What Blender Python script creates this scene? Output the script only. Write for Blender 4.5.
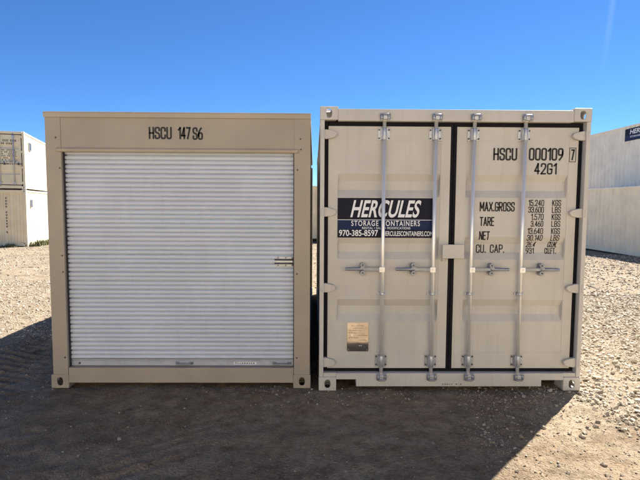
import bpy, bmesh, math, random
import numpy as np
from mathutils import Vector, Matrix

for o in list(bpy.data.objects):
    bpy.data.objects.remove(o)
SC = bpy.context.scene
COL = SC.collection
rnd = random.Random(7)

# ------------------------------------------------------------------ camera
cam_d = bpy.data.cameras.new('camera')
cam_d.sensor_width = 36.0
cam_d.lens = 27.0
cam_d.clip_start = 0.05
cam_d.clip_end = 3000.0
cam = bpy.data.objects.new('camera', cam_d)
COL.objects.link(cam)
YAW, PITCH, ROLL = 0.0125, -0.0719, 0.0052
fwd = Vector((math.sin(YAW) * math.cos(PITCH), math.cos(YAW) * math.cos(PITCH), math.sin(PITCH)))
rgt = Vector((math.cos(YAW), -math.sin(YAW), 0))
upv = rgt.cross(fwd)
r2 = rgt * math.cos(ROLL) + upv * math.sin(ROLL)
u2 = upv * math.cos(ROLL) - rgt * math.sin(ROLL)
M3 = Matrix((r2, u2, -fwd)).transposed()
cam.matrix_world = Matrix.Translation((-0.049, -4.337, 1.712)) @ M3.to_4x4()
SC.camera = cam

# ------------------------------------------------------------------ sky and sun
SUN = Vector((0.624, 0.670, 1.0)).normalized()
SUN_EL = math.asin(SUN.z)
SUN_AZ = math.atan2(SUN.x, SUN.y)
world = bpy.data.worlds.new('World')
SC.world = world
world.use_nodes = True
wn, wl = world.node_tree.nodes, world.node_tree.links
wn.clear()
sky = wn.new('ShaderNodeTexSky')
sky.sky_type = 'NISHITA'
sky.sun_disc = False
sky.sun_elevation = SUN_EL
sky.sun_rotation = SUN_AZ
sky.altitude = 1900
sky.air_density = 0.72
sky.dust_density = 0.0
sky.ozone_density = 8.0
bg = wn.new('ShaderNodeBackground')
bg.inputs['Strength'].default_value = 0.05
wo = wn.new('ShaderNodeOutputWorld')
hsv = wn.new('ShaderNodeHueSaturation')
hsv.inputs['Saturation'].default_value = 1.10
wl.new(sky.outputs[0], hsv.inputs['Color'])
# a thin old vapour trail climbing the right of the sky
tc = wn.new('ShaderNodeTexCoord')
dt = wn.new('ShaderNodeVectorMath'); dt.operation = 'DOT_PRODUCT'
dt.inputs[1].default_value = (-0.8675, 0.4908, 0.0812)
wl.new(tc.outputs['Generated'], dt.inputs[0])
ab = wn.new('ShaderNodeMath'); ab.operation = 'ABSOLUTE'
wl.new(dt.outputs['Value'], ab.inputs[0])
tr = wn.new('ShaderNodeMapRange'); tr.interpolation_type = 'SMOOTHSTEP'
for k_, v_ in (('From Min', 0.0), ('From Max', 0.0075), ('To Min', 1.0), ('To Max', 0.0)):
    tr.inputs[k_].default_value = v_
wl.new(ab.outputs[0], tr.inputs['Value'])
sx = wn.new('ShaderNodeSeparateXYZ')
wl.new(tc.outputs['Generated'], sx.inputs[0])
el = wn.new('ShaderNodeMapRange'); el.interpolation_type = 'SMOOTHSTEP'
for k_, v_ in (('From Min', 0.20), ('From Max', 0.36), ('To Min', 0.0), ('To Max', 0.08)):
    el.inputs[k_].default_value = v_
wl.new(sx.outputs['Z'], el.inputs['Value'])
tn = wn.new('ShaderNodeTexNoise'); tn.inputs['Scale'].default_value = 14.0
wl.new(tc.outputs['Generated'], tn.inputs['Vector'])
m1 = wn.new('ShaderNodeMath'); m1.operation = 'MULTIPLY'
wl.new(tr.outputs[0], m1.inputs[0]); wl.new(el.outputs[0], m1.inputs[1])
m2 = wn.new('ShaderNodeMath'); m2.operation = 'MULTIPLY'
wl.new(m1.outputs[0], m2.inputs[0]); wl.new(tn.outputs['Fac'], m2.inputs[1])
mxs = wn.new('ShaderNodeMix'); mxs.data_type = 'RGBA'
wl.new(m2.outputs[0], mxs.inputs[0]); wl.new(hsv.outputs[0], mxs.inputs[6])
mxs.inputs[7].default_value = (9.0, 10.0, 11.0, 1.0)
wl.new(mxs.outputs[2], bg.inputs['Color'])
wl.new(bg.outputs[0], wo.inputs['Surface'])

sun_d = bpy.data.lights.new('sun', 'SUN')
sun_d.energy = 3.7
sun_d.angle = math.radians(0.53)
sun_d.color = (1.0, 0.945, 0.86)
sun = bpy.data.objects.new('sun', sun_d)
COL.objects.link(sun)
sun.rotation_euler = SUN.to_track_quat('Z', 'Y').to_euler()
sun.location = (20, 20, 30)

SC.view_settings.view_transform = 'Standard'
SC.view_settings.look = 'None'
SC.view_settings.gamma = 1.0
SC.view_settings.use_curve_mapping = False
SC.view_settings.exposure = 2.0
SC.render.engine = 'CYCLES'
SC.cycles.max_bounces = 8
SC.cycles.diffuse_bounces = 5

# ------------------------------------------------------------------ helpers: materials
def newmat(name):
    m = bpy.data.materials.new(name)
    m.use_nodes = True
    nt = m.node_tree
    b = nt.nodes['Principled BSDF']
    return m, nt, b

def nd(nt, typ, **kw):
    n = nt.nodes.new(typ)
    for k, v in kw.items():
        if k in n.inputs:
            n.inputs[k].default_value = v
        else:
            setattr(n, k, v)
    return n

def noise(nt, scale, detail=4, rough=0.55, vec=None):
    n = nd(nt, 'ShaderNodeTexNoise')
    n.inputs['Scale'].default_value = scale
    n.inputs['Detail'].default_value = detail
    n.inputs['Roughness'].default_value = rough
    if vec is not None:
        nt.links.new(vec, n.inputs['Vector'])
    return n

def ramp(nt, fac, stops):
    r = nd(nt, 'ShaderNodeValToRGB')
    els = r.color_ramp.elements
    while len(els) < len(stops):
        els.new(0.5)
    for e, (p, c) in zip(els, stops):
        e.position = p
        e.color = (c[0], c[1], c[2], 1) if hasattr(c, '__len__') else (c, c, c, 1)
    nt.links.new(fac, r.inputs['Fac'])
    return r

def mixc(nt, fac, a, b, mode='MIX'):
    m = nd(nt, 'ShaderNodeMix', data_type='RGBA', blend_type=mode)
    for i, v in ((0, fac), (6, a), (7, b)):
        if hasattr(v, 'default_value') or hasattr(v, 'links'):
            nt.links.new(v, m.inputs[i])
        elif hasattr(v, '__len__'):
            m.inputs[i].default_value = (v[0], v[1], v[2], 1)
        else:
            m.inputs[i].default_value = v
    return m.outputs[2]

def coords(nt, sx=1, sy=1, sz=1):
    g = nd(nt, 'ShaderNodeNewGeometry')
    mp = nd(nt, 'ShaderNodeMapping')
    mp.inputs['Scale'].default_value = (sx, sy, sz)
    nt.links.new(g.outputs['Position'], mp.inputs['Vector'])
    return mp.outputs[0]

def paint(name, col, rough=0.5, var=0.07, bump=0.10, dust=0.25, spec=0.4, dustcol=(0.36, 0.30, 0.23), sstr=(14, 0.55), splash=False):
    """worn container paint: faint blotches, vertical rain streaks, dust specks, slightly wavy sheet"""
    m, nt, b = newmat(name)
    p = coords(nt)
    big = noise(nt, 1.7, 5, 0.6, p)
    dk = [c * (1 - var * 1.6) for c in col]
    lt = [min(1, c * (1 + var)) for c in col]
    base = ramp(nt, big.outputs['Fac'], [(0.3, dk), (0.7, lt)]).outputs[0]
    st = noise(nt, 1.0, 6, 0.65, coords(nt, sstr[0], sstr[0], sstr[1]))
    sfac = ramp(nt, st.outputs['Fac'], [(0.52, 0.0), (0.78, dust)]).outputs[0]
    base = mixc(nt, sfac, base, dustcol)
    sp = noise(nt, 55, 3, 0.7, p)
    pfac = ramp(nt, sp.outputs['Fac'], [(0.66, 0.0), (0.75, dust * 0.9)]).outputs[0]
    base = mixc(nt, pfac, base, dustcol)
    if splash:
        # dried mud flecks thrown up along the foot, and small rust bleeds
        sp_ = nd(nt, 'ShaderNodeSeparateXYZ'); nt.links.new(p, sp_.inputs[0])
        lo = nd(nt, 'ShaderNodeMapRange'); lo.interpolation_type = 'SMOOTHSTEP'
        for k_, v_ in (('From Min', 0.04), ('From Max', 0.42), ('To Min', 0.13), ('To Max', 0.0)):
            lo.inputs[k_].default_value = v_
        nt.links.new(sp_.outputs['Z'], lo.inputs['Value'])
        ad = nd(nt, 'ShaderNodeMath', operation='ADD')
        nt.links.new(noise(nt, 60, 5, 0.8, p).outputs['Fac'], ad.inputs[0]); nt.links.new(lo.outputs[0], ad.inputs[1])
        mf = ramp(nt, ad.outputs[0], [(0.66, 0.0), (0.80, 0.55)]).outputs[0]
        base = mixc(nt, mf, base, (0.30, 0.235, 0.165))
        rs_ = noise(nt, 1.0, 5, 0.7, coords(nt, 9, 9, 3))
        rf = ramp(nt, rs_.outputs['Fac'], [(0.735, 0.0), (0.79, 0.6)]).outputs[0]
        base = mixc(nt, rf, base, (0.20, 0.105, 0.055))
    nt.links.new(base, b.inputs['Base Color'])
    rr = ramp(nt, noise(nt, 6, 4, 0.6, p).outputs['Fac'], [(0.3, rough - 0.09), (0.7, rough + 0.12)])
    nt.links.new(rr.outputs[0], b.inputs['Roughness'])
    b.inputs['Specular IOR Level'].default_value = spec
    bp = nd(nt, 'ShaderNodeBump')
    bp.inputs['Strength'].default_value = bump
    bp.inputs['Distance'].default_value = 0.05
    nt.links.new(noise(nt, 3.2, 3, 0.5, p).outputs['Fac'], bp.inputs['Height'])
    bp2 = nd(nt, 'ShaderNodeBump')
    bp2.inputs['Strength'].default_value = 0.08
    bp2.inputs['Distance'].default_value = 0.002
    nt.links.new(noise(nt, 260, 2, 0.5, p).outputs['Fac'], bp2.inputs['Height'])
    nt.links.new(bp.outputs[0], bp2.inputs['Normal'])
    nt.links.new(bp2.outputs[0], b.inputs['Normal'])
    return m

def plain(name, col, rough=0.5, metal=0.0, var=0.12, scale=30, bump=0.0, spec=0.5, rv=1.0):
    m, nt, b = newmat(name)
    p = coords(nt)
    n = noise(nt, scale, 4, 0.6, p)
    base = ramp(nt, n.outputs['Fac'], [(0.3, [c * (1 - var) for c in col]), (0.7, [min(1, c * (1 + var)) for c in col])])
    nt.links.new(base.outputs[0], b.inputs['Base Color'])
    rr = ramp(nt, noise(nt, scale * 1.7, 3, 0.6, p).outputs['Fac'], [(0.3, max(0.02, rough - 0.08 * rv)), (0.7, min(1, rough + 0.1 * rv))])
    nt.links.new(rr.outputs[0], b.inputs['Roughness'])
    b.inputs['Metallic'].default_value = metal
    b.inputs['Specular IOR Level'].default_value = spec
    if bump:
        bp = nd(nt, 'ShaderNodeBump')
        bp.inputs['Strength'].default_value = bump
        bp.inputs['Distance'].default_value = 0.004
        nt.links.new(n.outputs['Fac'], bp.inputs['Height'])
        nt.links.new(bp.outputs[0], b.inputs['Normal'])
    return m

MAT = {}
MAT['tan'] = paint('beige_container_paint', (0.57, 0.54, 0.49), 0.44, splash=True)
MAT['taupe'] = paint('taupe_container_paint', (0.38, 0.328, 0.262), 0.47, splash=True)
MAT['lintel'] = paint('lintel_paint', (0.44, 0.37, 0.28), 0.45)
MAT['curtain'] = paint('white_curtain_paint', (0.585, 0.63, 0.715), 0.36, var=0.05, dust=0.16)
MAT['far_tan'] = paint('pale_tan_paint', (0.86, 0.735, 0.48), 0.55, var=0.08, dust=0.10, sstr=(3, 0.35))
MAT['far_cream'] = paint('cream_paint', (0.86, 0.775, 0.585), 0.55, var=0.08, dust=0.10, sstr=(3, 0.35))
MAT['far_grey'] = paint('pale_grey_paint', (0.80, 0.745, 0.63), 0.55, var=0.08, dust=0.10, sstr=(3, 0.35))
MAT['galv'] = plain('galvanised_steel', (0.48, 0.49, 0.52), 0.36, 0.6, 0.14, 14, 0.04)
MAT['galv_dark'] = plain('weathered_galvanised_steel', (0.30, 0.315, 0.35), 0.38, 0.6, 0.2, 20, 0.05)
MAT['bar_grey'] = plain('grey_bottom_bar_steel', (0.50, 0.52, 0.57), 0.38, 0.3, 0.08, 12, 0.02)
MAT['rod'] = plain('galvanised_rod', (0.84, 0.82, 0.78), 0.30, 0.5, 0.03, 3, 0.0, 0.5, 0.15)
MAT['bolt'] = plain('dark_bolt_steel', (0.10, 0.10, 0.11), 0.5, 0.6, 0.3, 60)
MAT['rubber'] = plain('black_rubber_gasket', (0.008, 0.008, 0.011), 0.6, 0, 0.3, 50, 0.1, 0.12)
MAT['ink'] = plain('black_stencil_ink', (0.018, 0.016, 0.016), 0.6, 0, 0.3, 80)
MAT['fadeink'] = plain('faded_dark_ink', (0.21, 0.175, 0.13), 0.7, 0, 0.3, 80)
MAT['white'] = plain('white_print', (0.80, 0.81, 0.84), 0.45, 0, 0.03, 40)
MAT['navy_dark'] = plain('dark_navy_print', (0.010, 0.011, 0.024), 0.5, 0, 0.1, 20, 0, 0.15)
MAT['navy'] = plain('navy_print', (0.012, 0.024, 0.075), 0.5, 0, 0.1, 20, 0, 0.15)
MAT['plate'] = plain('polished_aluminium_plate', (0.80, 0.75, 0.68), 0.06, 1.0, 0.04, 30, 0, 0.5, 0.3)
MAT['plate_ink'] = plain('etched_plate_ink', (0.22, 0.16, 0.12), 0.4, 0.3, 0.2, 60)
MAT['guide'] = plain('guide_painted_shade', (0.06, 0.055, 0.055), 0.7, 0, 0.2, 30, 0, 0.1)
MAT['floor'] = plain('plywood_floor', (0.25, 0.16, 0.09), 0.7, 0, 0.2, 8)
MAT['red'] = plain('faded_red_mark', (0.42, 0.10, 0.08), 0.6, 0, 0.2, 30)
MAT['timber'] = plain('weathered_timber', (0.16, 0.11, 0.07), 0.8, 0, 0.3, 14, 0.2)

# ------------------------------------------------------------------ helpers: meshes
class MB:
    """collects simple solids into one mesh"""
    def __init__(self):
        self.v, self.f, self.s, self.m = [], [], [], []
        self.mi = 0
    def add(self, vs, fs, smooth=False):
        o = len(self.v)
        self.v += [tuple(p) for p in vs]
        for f in fs:
            self.f.append(tuple(i + o for i in f))
            self.s.append(smooth)
            self.m.append(self.mi)
        return self
    def box(self, x0, x1, y0, y1, z0, z1):
        vs = [(x0, y0, z0), (x1, y0, z0), (x1, y1, z0), (x0, y1, z0),
              (x0, y0, z1), (x1, y0, z1), (x1, y1, z1), (x0, y1, z1)]
        return self.add(vs, [(0, 3, 2, 1), (4, 5, 6, 7), (0, 1, 5, 4), (1, 2, 6, 5), (2, 3, 7, 6), (3, 0, 4, 7)])
    def prism(self, pts, y0, y1):
        """polygon in x,z (counter-clockwise seen from the front, -y) pushed from y0 back to y1"""
        n = len(pts)
        vs = [(x, y0, z) for x, z in pts] + [(x, y1, z) for x, z in pts]
        fs = [tuple(range(n)), tuple(range(2 * n - 1, n - 1, -1))]
        for i in range(n):
            j = (i + 1) % n
            fs.append((i, n + i, n + j, j))
        return self.add(vs, fs)
    def extrude_x(self, prof, x0, x1, smooth=False, caps=False):
        """open or closed profile of (y,z) points swept along x"""
        n = len(prof)
        vs = [(x0, y, z) for y, z in prof] + [(x1, y, z) for y, z in prof]
        fs = [(i, n + i, n + i + 1, i + 1) for i in range(n - 1)]
        if caps:
            fs.append((n - 1, 2 * n - 1, n, 0))
            fs.append(tuple(range(n)))
            fs.append(tuple(range(2 * n - 1, n - 1, -1)))
        return self.add(vs, fs, smooth)
    def tube(self, a, b, r, n=12, r2=None):
        a, b = Vector(a), Vector(b)
        r2 = r if r2 is None else r2
        d = (b - a).normalized()
        u = d.orthogonal().normalized()
        w = d.cross(u)
        vs = []
        for c, rr in ((a, r), (b, r2)):
            for i in range(n):
                t = 2 * math.pi * i / n
                vs.append(c + (u * math.cos(t) + w * math.sin(t)) * rr)
        self.add(vs, [(i, (i + 1) % n, n + (i + 1) % n, n + i) for i in range(n)], True)
        o = len(self.v) - 2 * n
        self.f += [tuple(o + i for i in range(n - 1, -1, -1)), tuple(o + n + i for i in range(n))]
        self.s += [False, False]
        self.m += [self.mi, self.mi]
        return self
    def disc_bolt(self, x, y, z, r=0.008, h=0.006, n=6):
        return self.tube((x, y, z), (x, y - h, z), r, n)
    def mesh(self, name):
        me = bpy.data.meshes.new(name)
        me.from_pydata(self.v, [], self.f)
        me.polygons.foreach_set('use_smooth', self.s)
        me.polygons.foreach_set('material_index', self.m)
        me.update()
        return me

def link(name, me, mat, parent=None, loc=(0, 0, 0), bevel=0.0, segs=2):
    o = bpy.data.objects.new(name, me)
    COL.objects.link(o)
    if mat is not None and len(me.materials) == 0:
        for k in (mat if isinstance(mat, (list, tuple)) else [mat]):
            me.materials.append(MAT[k])
    o.location = loc
    if parent is not None:
        o.parent = parent
    if bevel:
        bm = o.modifiers.new('bevel', 'BEVEL')
        bm.width = bevel
        bm.segments = segs
        bm.limit_method = 'ANGLE'
        bm.angle_limit = math.radians(40)
    return o

def part(name, mb, mat, parent, loc=(0, 0, 0), bevel=0.0, segs=2, fix=True):
    me = mb.mesh(name)
    if fix:
        b = bmesh.new()
        b.from_mesh(me)
        bmesh.ops.recalc_face_normals(b, faces=b.faces)
        b.to_mesh(me)
        b.free()
    return link(name, me, mat, parent, loc, bevel, segs)

def thing(name, label, cat, loc, rotz=0.0, group=None):
    o = bpy.data.objects.new(name, None)
    COL.objects.link(o)
    o.empty_display_size = 0.3
    o.location = loc
    o.rotation_euler = (0, 0, rotz)
    o['label'] = label
    o['category'] = cat
    if group:
        o['group'] = group
    return o

# ------------------------------------------------------------------ terrain
_rs = np.random.RandomState(11)
_LAT = _rs.rand(512, 512)
def vnoise(x, y):
    xi, yi = np.floor(x).astype(int), np.floor(y).astype(int)
    fx, fy = x - xi, y - yi
    fx, fy = fx * fx * (3 - 2 * fx), fy * fy * (3 - 2 * fy)
    a = _LAT[xi % 512, yi % 512]; b = _LAT[(xi + 1) % 512, yi % 512]
    c = _LAT[xi % 512, (yi + 1) % 512]; d = _LAT[(xi + 1) % 512, (yi + 1) % 512]
    return (a * (1 - fx) + b * fx) * (1 - fy) + (c * (1 - fx) + d * fx) * fy - 0.5

def smooth(a, b, x):
    t = np.clip((x - a) / (b - a), 0, 1)
    return t * t * (3 - 2 * t)

def height(x, y):
    x = np.asarray(x, float); y = np.asarray(y, float)
    z = -0.0165 * np.clip(y - 5, 0, 25) + 0.0025 * np.clip(x, -20, 20) * smooth(4, 12, y)
    und = 0.05 * vnoise(x * 0.35 + 3.1, y * 0.35 + 8.2) + 0.022 * vnoise(x * 1.1, y * 1.1)
    near = np.exp(-(np.maximum(0, np.abs(x) - 2.4) ** 2 + np.maximum(0, np.maximum(-0.2 - y, y - 5.2)) ** 2) / 0.8)
    z = z + und * (1 - 0.85 * near)
    z = z + 0.016 * vnoise(x * 3.3 + 9, y * 3.3) + 0.015 * vnoise(x * 8.7, y * 8.7 + 5) + 0.009 * vnoise(x * 19, y * 19)
    # wheel rut with churned cleats running along the left of the shuttered container
    rut = np.exp(-((x + 3.05 + 0.18 * (y + 0.5)) / 0.28) ** 2) * smooth(-3.0, -1.5, y) * (1 - smooth(4, 8, y))
    z = z - 0.028 * rut + 0.019 * rut * np.sin((y * 0.93 + x * 0.35) * 2 * math.pi / 0.13)
    rut2 = np.exp(-((x + 1.2 - 0.55 * (y + 1.2)) / 0.22) ** 2) * (1 - smooth(-0.6, -0.2, y))
    z = z - 0.014 * rut2 + 0.009 * rut2 * np.sin((y * 0.8 - x * 0.5) * 2 * math.pi / 0.11)
    return z - 0.004

def axis(lo, hi, step, far, grow):
    a = list(np.arange(lo, hi, step))
    s, p = step, a[-1]
    up = []
    while p < far:
        s = min(s * grow, 25); p += s; up.append(p)
    s, p = step, a[0]
    dn = []
    while p > -far:
        s = min(s * grow, 25); p -= s; dn.append(p)
    return np.array(dn[::-1] + a + up)

def build_ground():
    xs = axis(-5.0, 5.2, 0.024, 600, 1.028)
    ys = axis(-2.2, 2.6, 0.024, 600, 1.022)
    nx, ny = len(xs), len(ys)
    X, Y = np.meshgrid(xs, ys)
    Z = height(X, Y)
    co = np.stack([X, Y, Z], -1).reshape(-1, 3).astype(np.float32)
    i = (np.arange(ny - 1)[:, None] * nx + np.arange(nx - 1)[None, :]).ravel()
    q = np.stack([i, i + 1, i + nx + 1, i + nx], -1).astype(np.int32)
    me = bpy.data.meshes.new('ground')
    me.vertices.add(len(co)); me.vertices.foreach_set('co', co.ravel())
    me.loops.add(q.size); me.loops.foreach_set('vertex_index', q.ravel())
    me.polygons.add(len(q))
    me.polygons.foreach_set('loop_start', np.arange(0, q.size, 4, dtype=np.int32))
    me.polygons.foreach_set('use_smooth', np.ones(len(q), bool))
    me.update(calc_edges=True)
    # dirt and fine gravel
    m, nt, b = newmat('gravelly_dirt')
    p = coords(nt)
    n1 = noise(nt, 0.7, 6, 0.62, p)
    n2 = noise(nt, 9, 6, 0.68, p)
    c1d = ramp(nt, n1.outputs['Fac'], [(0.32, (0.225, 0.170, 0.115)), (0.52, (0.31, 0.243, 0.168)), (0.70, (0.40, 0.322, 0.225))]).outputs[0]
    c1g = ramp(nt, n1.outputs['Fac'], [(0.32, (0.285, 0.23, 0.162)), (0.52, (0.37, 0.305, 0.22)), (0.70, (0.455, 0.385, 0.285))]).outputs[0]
    # an uneven patch in front of the doors with a darker, browner ground colour
    sep = nd(nt, 'ShaderNodeSeparateXYZ'); nt.links.new(p, sep.inputs[0])
    def mth(op, a, b_=None):
        n_ = nd(nt, 'ShaderNodeMath', operation=op)
        for k_, v_ in ((0, a), (1, b_)):
            if v_ is None: continue
            if hasattr(v_, 'links'): nt.links.new(v_, n_.inputs[k_])
            else: n_.inputs[k_].default_value = v_
        return n_.outputs[0]
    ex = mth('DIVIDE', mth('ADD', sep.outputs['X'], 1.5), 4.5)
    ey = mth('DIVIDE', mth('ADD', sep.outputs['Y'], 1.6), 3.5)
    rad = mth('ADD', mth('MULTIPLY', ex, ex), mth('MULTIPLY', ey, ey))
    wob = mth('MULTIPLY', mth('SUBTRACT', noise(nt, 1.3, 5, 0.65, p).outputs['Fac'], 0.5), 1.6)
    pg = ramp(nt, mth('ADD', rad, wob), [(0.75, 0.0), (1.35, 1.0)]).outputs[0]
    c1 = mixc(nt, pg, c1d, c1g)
    c2 = ramp(nt, n2.outputs['Fac'], [(0.30, (0.50, 0.47, 0.44)), (0.55, (0.86, 0.84, 0.80)), (0.75, (1.0, 1.0, 1.0))]).outputs[0]
    base = mixc(nt, 1.0, c1, c2, 'MULTIPLY')
    c3 = ramp(nt, noise(nt, 34, 5, 0.7, p).outputs['Fac'], [(0.34, 0.62), (0.52, 0.95), (0.7, 1.0)]).outputs[0]
    base = mixc(nt, 1.0, base, c3, 'MULTIPLY')
    c4 = ramp(nt, noise(nt, 2.9, 5, 0.6, coords(nt, 1.0, 1.9, 1.0)).outputs['Fac'], [(0.36, (0.80, 0.74, 0.70)), (0.56, (1.0, 1.0, 1.0))]).outputs[0]
    base = mixc(nt, 1.0, base, c4, 'MULTIPLY')
    vo = nd(nt, 'ShaderNodeTexVoronoi')
    vo.inputs['Scale'].default_value = 62
    nt.links.new(p, vo.inputs['Vector'])
    peb = ramp(nt, vo.outputs['Color'], [(0.30, (0.19, 0.145, 0.10)), (0.6, (0.33, 0.27, 0.19)), (0.9, (0.50, 0.425, 0.32))]).outputs[0]
    pf = ramp(nt, noise(nt, 2.2, 5, 0.65, p).outputs['Fac'], [(0.40, 0.0), (0.66, 0.5)]).outputs[0]
    pf = mth('MULTIPLY', pf, mth('ADD', pg, 0.25))
    base = mixc(nt, pf, base, peb)
    nt.links.new(base, b.inputs['Base Color'])
    b.inputs['Roughness'].default_value = 0.95
    b.inputs['Specular IOR Level'].default_value = 0.15
    bp = nd(nt, 'ShaderNodeBump'); bp.inputs['Strength'].default_value = 0.55; bp.inputs['Distance'].default_value = 0.008
    nt.links.new(n2.outputs['Fac'], bp.inputs['Height'])
    bp2 = nd(nt, 'ShaderNodeBump'); bp2.inputs['Strength'].default_value = 0.75; bp2.inputs['Distance'].default_value = 0.010
    bp2.invert = True
    nt.links.new(vo.outputs['Distance'], bp2.inputs['Height'])
    nt.links.new(bp.outputs[0], bp2.inputs['Normal'])
    nt.links.new(bp2.outputs[0], b.inputs['Normal'])
    me.materials.append(m)
    o = bpy.data.objects.new('ground', me)
    COL.objects.link(o)
    o['kind'] = 'structure'
    o['label'] = 'tan gravelly dirt of the yard under and around the containers'
    return o
build_ground()

# ------------------------------------------------------------------ loose stones (gravel)
def rock_variants(n, pts):
    out = []
    for k in range(n):
        r = random.Random(100 + k)
        b = bmesh.new()
        for i in range(pts):
            v = Vector((r.gauss(0, 1), r.gauss(0, 1), r.gauss(0, 1))).normalized()
            v *= r.uniform(0.82, 1.0)
            b.verts.new((v.x, v.y * r.uniform(0.68, 0.82), v.z * 0.55))
        h = bmesh.ops.convex_hull(b, input=b.verts)
        bmesh.ops.delete(b, geom=[g for g in h['geom_interior'] if isinstance(g, bmesh.types.BMVert)], context='VERTS')
        bmesh.ops.triangulate(b, faces=b.faces)
        bmesh.ops.recalc_face_normals(b, faces=b.faces)
        b.verts.index_update()
        out.append((np.array([v.co[:] for v in b.verts]), np.array([[v.index for v in f.verts] for f in b.faces])))
        b.free()
    return out

def build_gravel(name, label, zones, seed, pts=13, flat=1.0):
    rs = np.random.RandomState(seed)
    var = rock_variants(14, pts)
    P, S = [], []
    for (x0, x1, y0, y1, n, med, sig, smin, smax, clump) in zones:
        x = rs.uniform(x0, x1, n); y = rs.uniform(y0, y1, n)
        d = 0.5 + vnoise(x * 0.9 + 4, y * 0.9 + 1) * 0.9 + vnoise(x * 3.1, y * 3.1 + 7) * 0.8
        keep = rs.rand(n) < np.clip(d * clump + (1 - clump), 0.02, 1)
        # nothing inside the footprints of the two containers
        ins = ((x > -2.47) & (x < 2.42) & (y > 0.12) & (y < 4.85))
        keep &= ~ins
        x, y = x[keep], y[keep]
        P.append(np.stack([x, y], 1)); S.append(np.clip(med * np.exp(rs.randn(len(x)) * sig), smin, smax))
    P = np.concatenate(P); S = np.concatenate(S)
    kind = rs.randint(0, len(var), len(P))
    V, F, T = [], [], []
    off = 0
    hz = height(P[:, 0], P[:, 1])
    for k, (bv, bf) in enumerate(var):
        sel = np.where(kind == k)[0]
        if len(sel) == 0:
            continue
        n = len(sel)
        a = rs.rand(n) * 2 * math.pi
        tx, ty = rs.randn(n) * 0.35, rs.randn(n) * 0.35
        s = S[sel]
        zsq = rs.uniform(0.75, 1.35, n)
        v = np.repeat(bv[None], n, 0).copy()
        v[:, :, 2] *= zsq[:, None]
        v[:, :, 2] += v[:, :, 0] * tx[:, None] * 0.6 + v[:, :, 1] * ty[:, None] * 0.6
        ca, sa = np.cos(a)[:, None], np.sin(a)[:, None]
        xx = v[:, :, 0] * ca - v[:, :, 1] * sa
        yy = v[:, :, 0] * sa + v[:, :, 1] * ca
        v = np.stack([xx, yy, v[:, :, 2]], -1) * (s * 0.5)[:, None, None]
        v[:, :, 0] += P[sel, 0][:, None]; v[:, :, 1] += P[sel, 1][:, None]
        v[:, :, 2] += (hz[sel] + s * rs.uniform(0.02, 0.16, n))[:, None]
        f = bf[None] + (np.arange(n) * len(bv))[:, None, None] + off
        V.append(v.reshape(-1, 3)); F.append(f.reshape(-1, 3))
        px_, py_ = P[sel, 0], P[sel, 1]
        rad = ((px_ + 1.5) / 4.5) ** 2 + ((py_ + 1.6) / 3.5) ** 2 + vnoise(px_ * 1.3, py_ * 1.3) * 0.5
        tone_scale = 0.34 + 0.66 * smooth(0.75, 1.2, rad)  # stones within the front patch get a lower, darker tone
        T.append(np.repeat(rs.rand(n) * tone_scale, len(bv)))
        off += n * len(bv)
    V = np.concatenate(V).astype(np.float32); F = np.concatenate(F).astype(np.int32); T = np.concatenate(T).astype(np.float32)
    me = bpy.data.meshes.new(name)
    me.vertices.add(len(V)); me.vertices.foreach_set('co', V.ravel())
    me.loops.add(F.size); me.loops.foreach_set('vertex_index', F.ravel())
    me.polygons.add(len(F)); me.polygons.foreach_set('loop_start', np.arange(0, F.size, 3, dtype=np.int32))
    me.polygons.foreach_set('use_smooth', np.zeros(len(F), bool))
    me.update(calc_edges=True)
    at = me.attributes.new('tone', 'FLOAT', 'POINT'); at.data.foreach_set('value', T)
    me.materials.append(MAT['stone'])
    o = bpy.data.objects.new(name, me)
    COL.objects.link(o)
    o['kind'] = 'stuff'; o['label'] = label; o['category'] = 'gravel'
    print(name, len(P), 'stones', len(F), 'tris')
    return o

def stone_mat():
    m, nt, b = newmat('crushed_stone')
    at = nd(nt, 'ShaderNodeAttribute', attribute_name='tone')
    c = ramp(nt, at.outputs['Fac'], [(0.0, (0.235, 0.185, 0.13)), (0.25, (0.45, 0.385, 0.285)), (0.6, (0.56, 0.49, 0.385)),
                                     (0.9, (0.66, 0.60, 0.49)), (1.0, (0.42, 0.30, 0.21))]).outputs[0]
    p = coords(nt)
    g = ramp(nt, noise(nt, 120, 4, 0.65, p).outputs['Fac'], [(0.3, 0.7), (0.7, 1.0)]).outputs[0]
    nt.links.new(mixc(nt, 1.0, c, g, 'MULTIPLY'), b.inputs['Base Color'])
    b.inputs['Roughness'].default_value = 0.85
    b.inputs['Specular IOR Level'].default_value = 0.25
    bp = nd(nt, 'ShaderNodeBump'); bp.inputs['Strength'].default_value = 0.35; bp.inputs['Distance'].default_value = 0.004
    nt.links.new(noise(nt, 190, 4, 0.6, p).outputs['Fac'], bp.inputs['Height'])
    nt.links.new(bp.outputs[0], b.inputs['Normal'])
    return m
MAT['stone'] = stone_mat()
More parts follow.
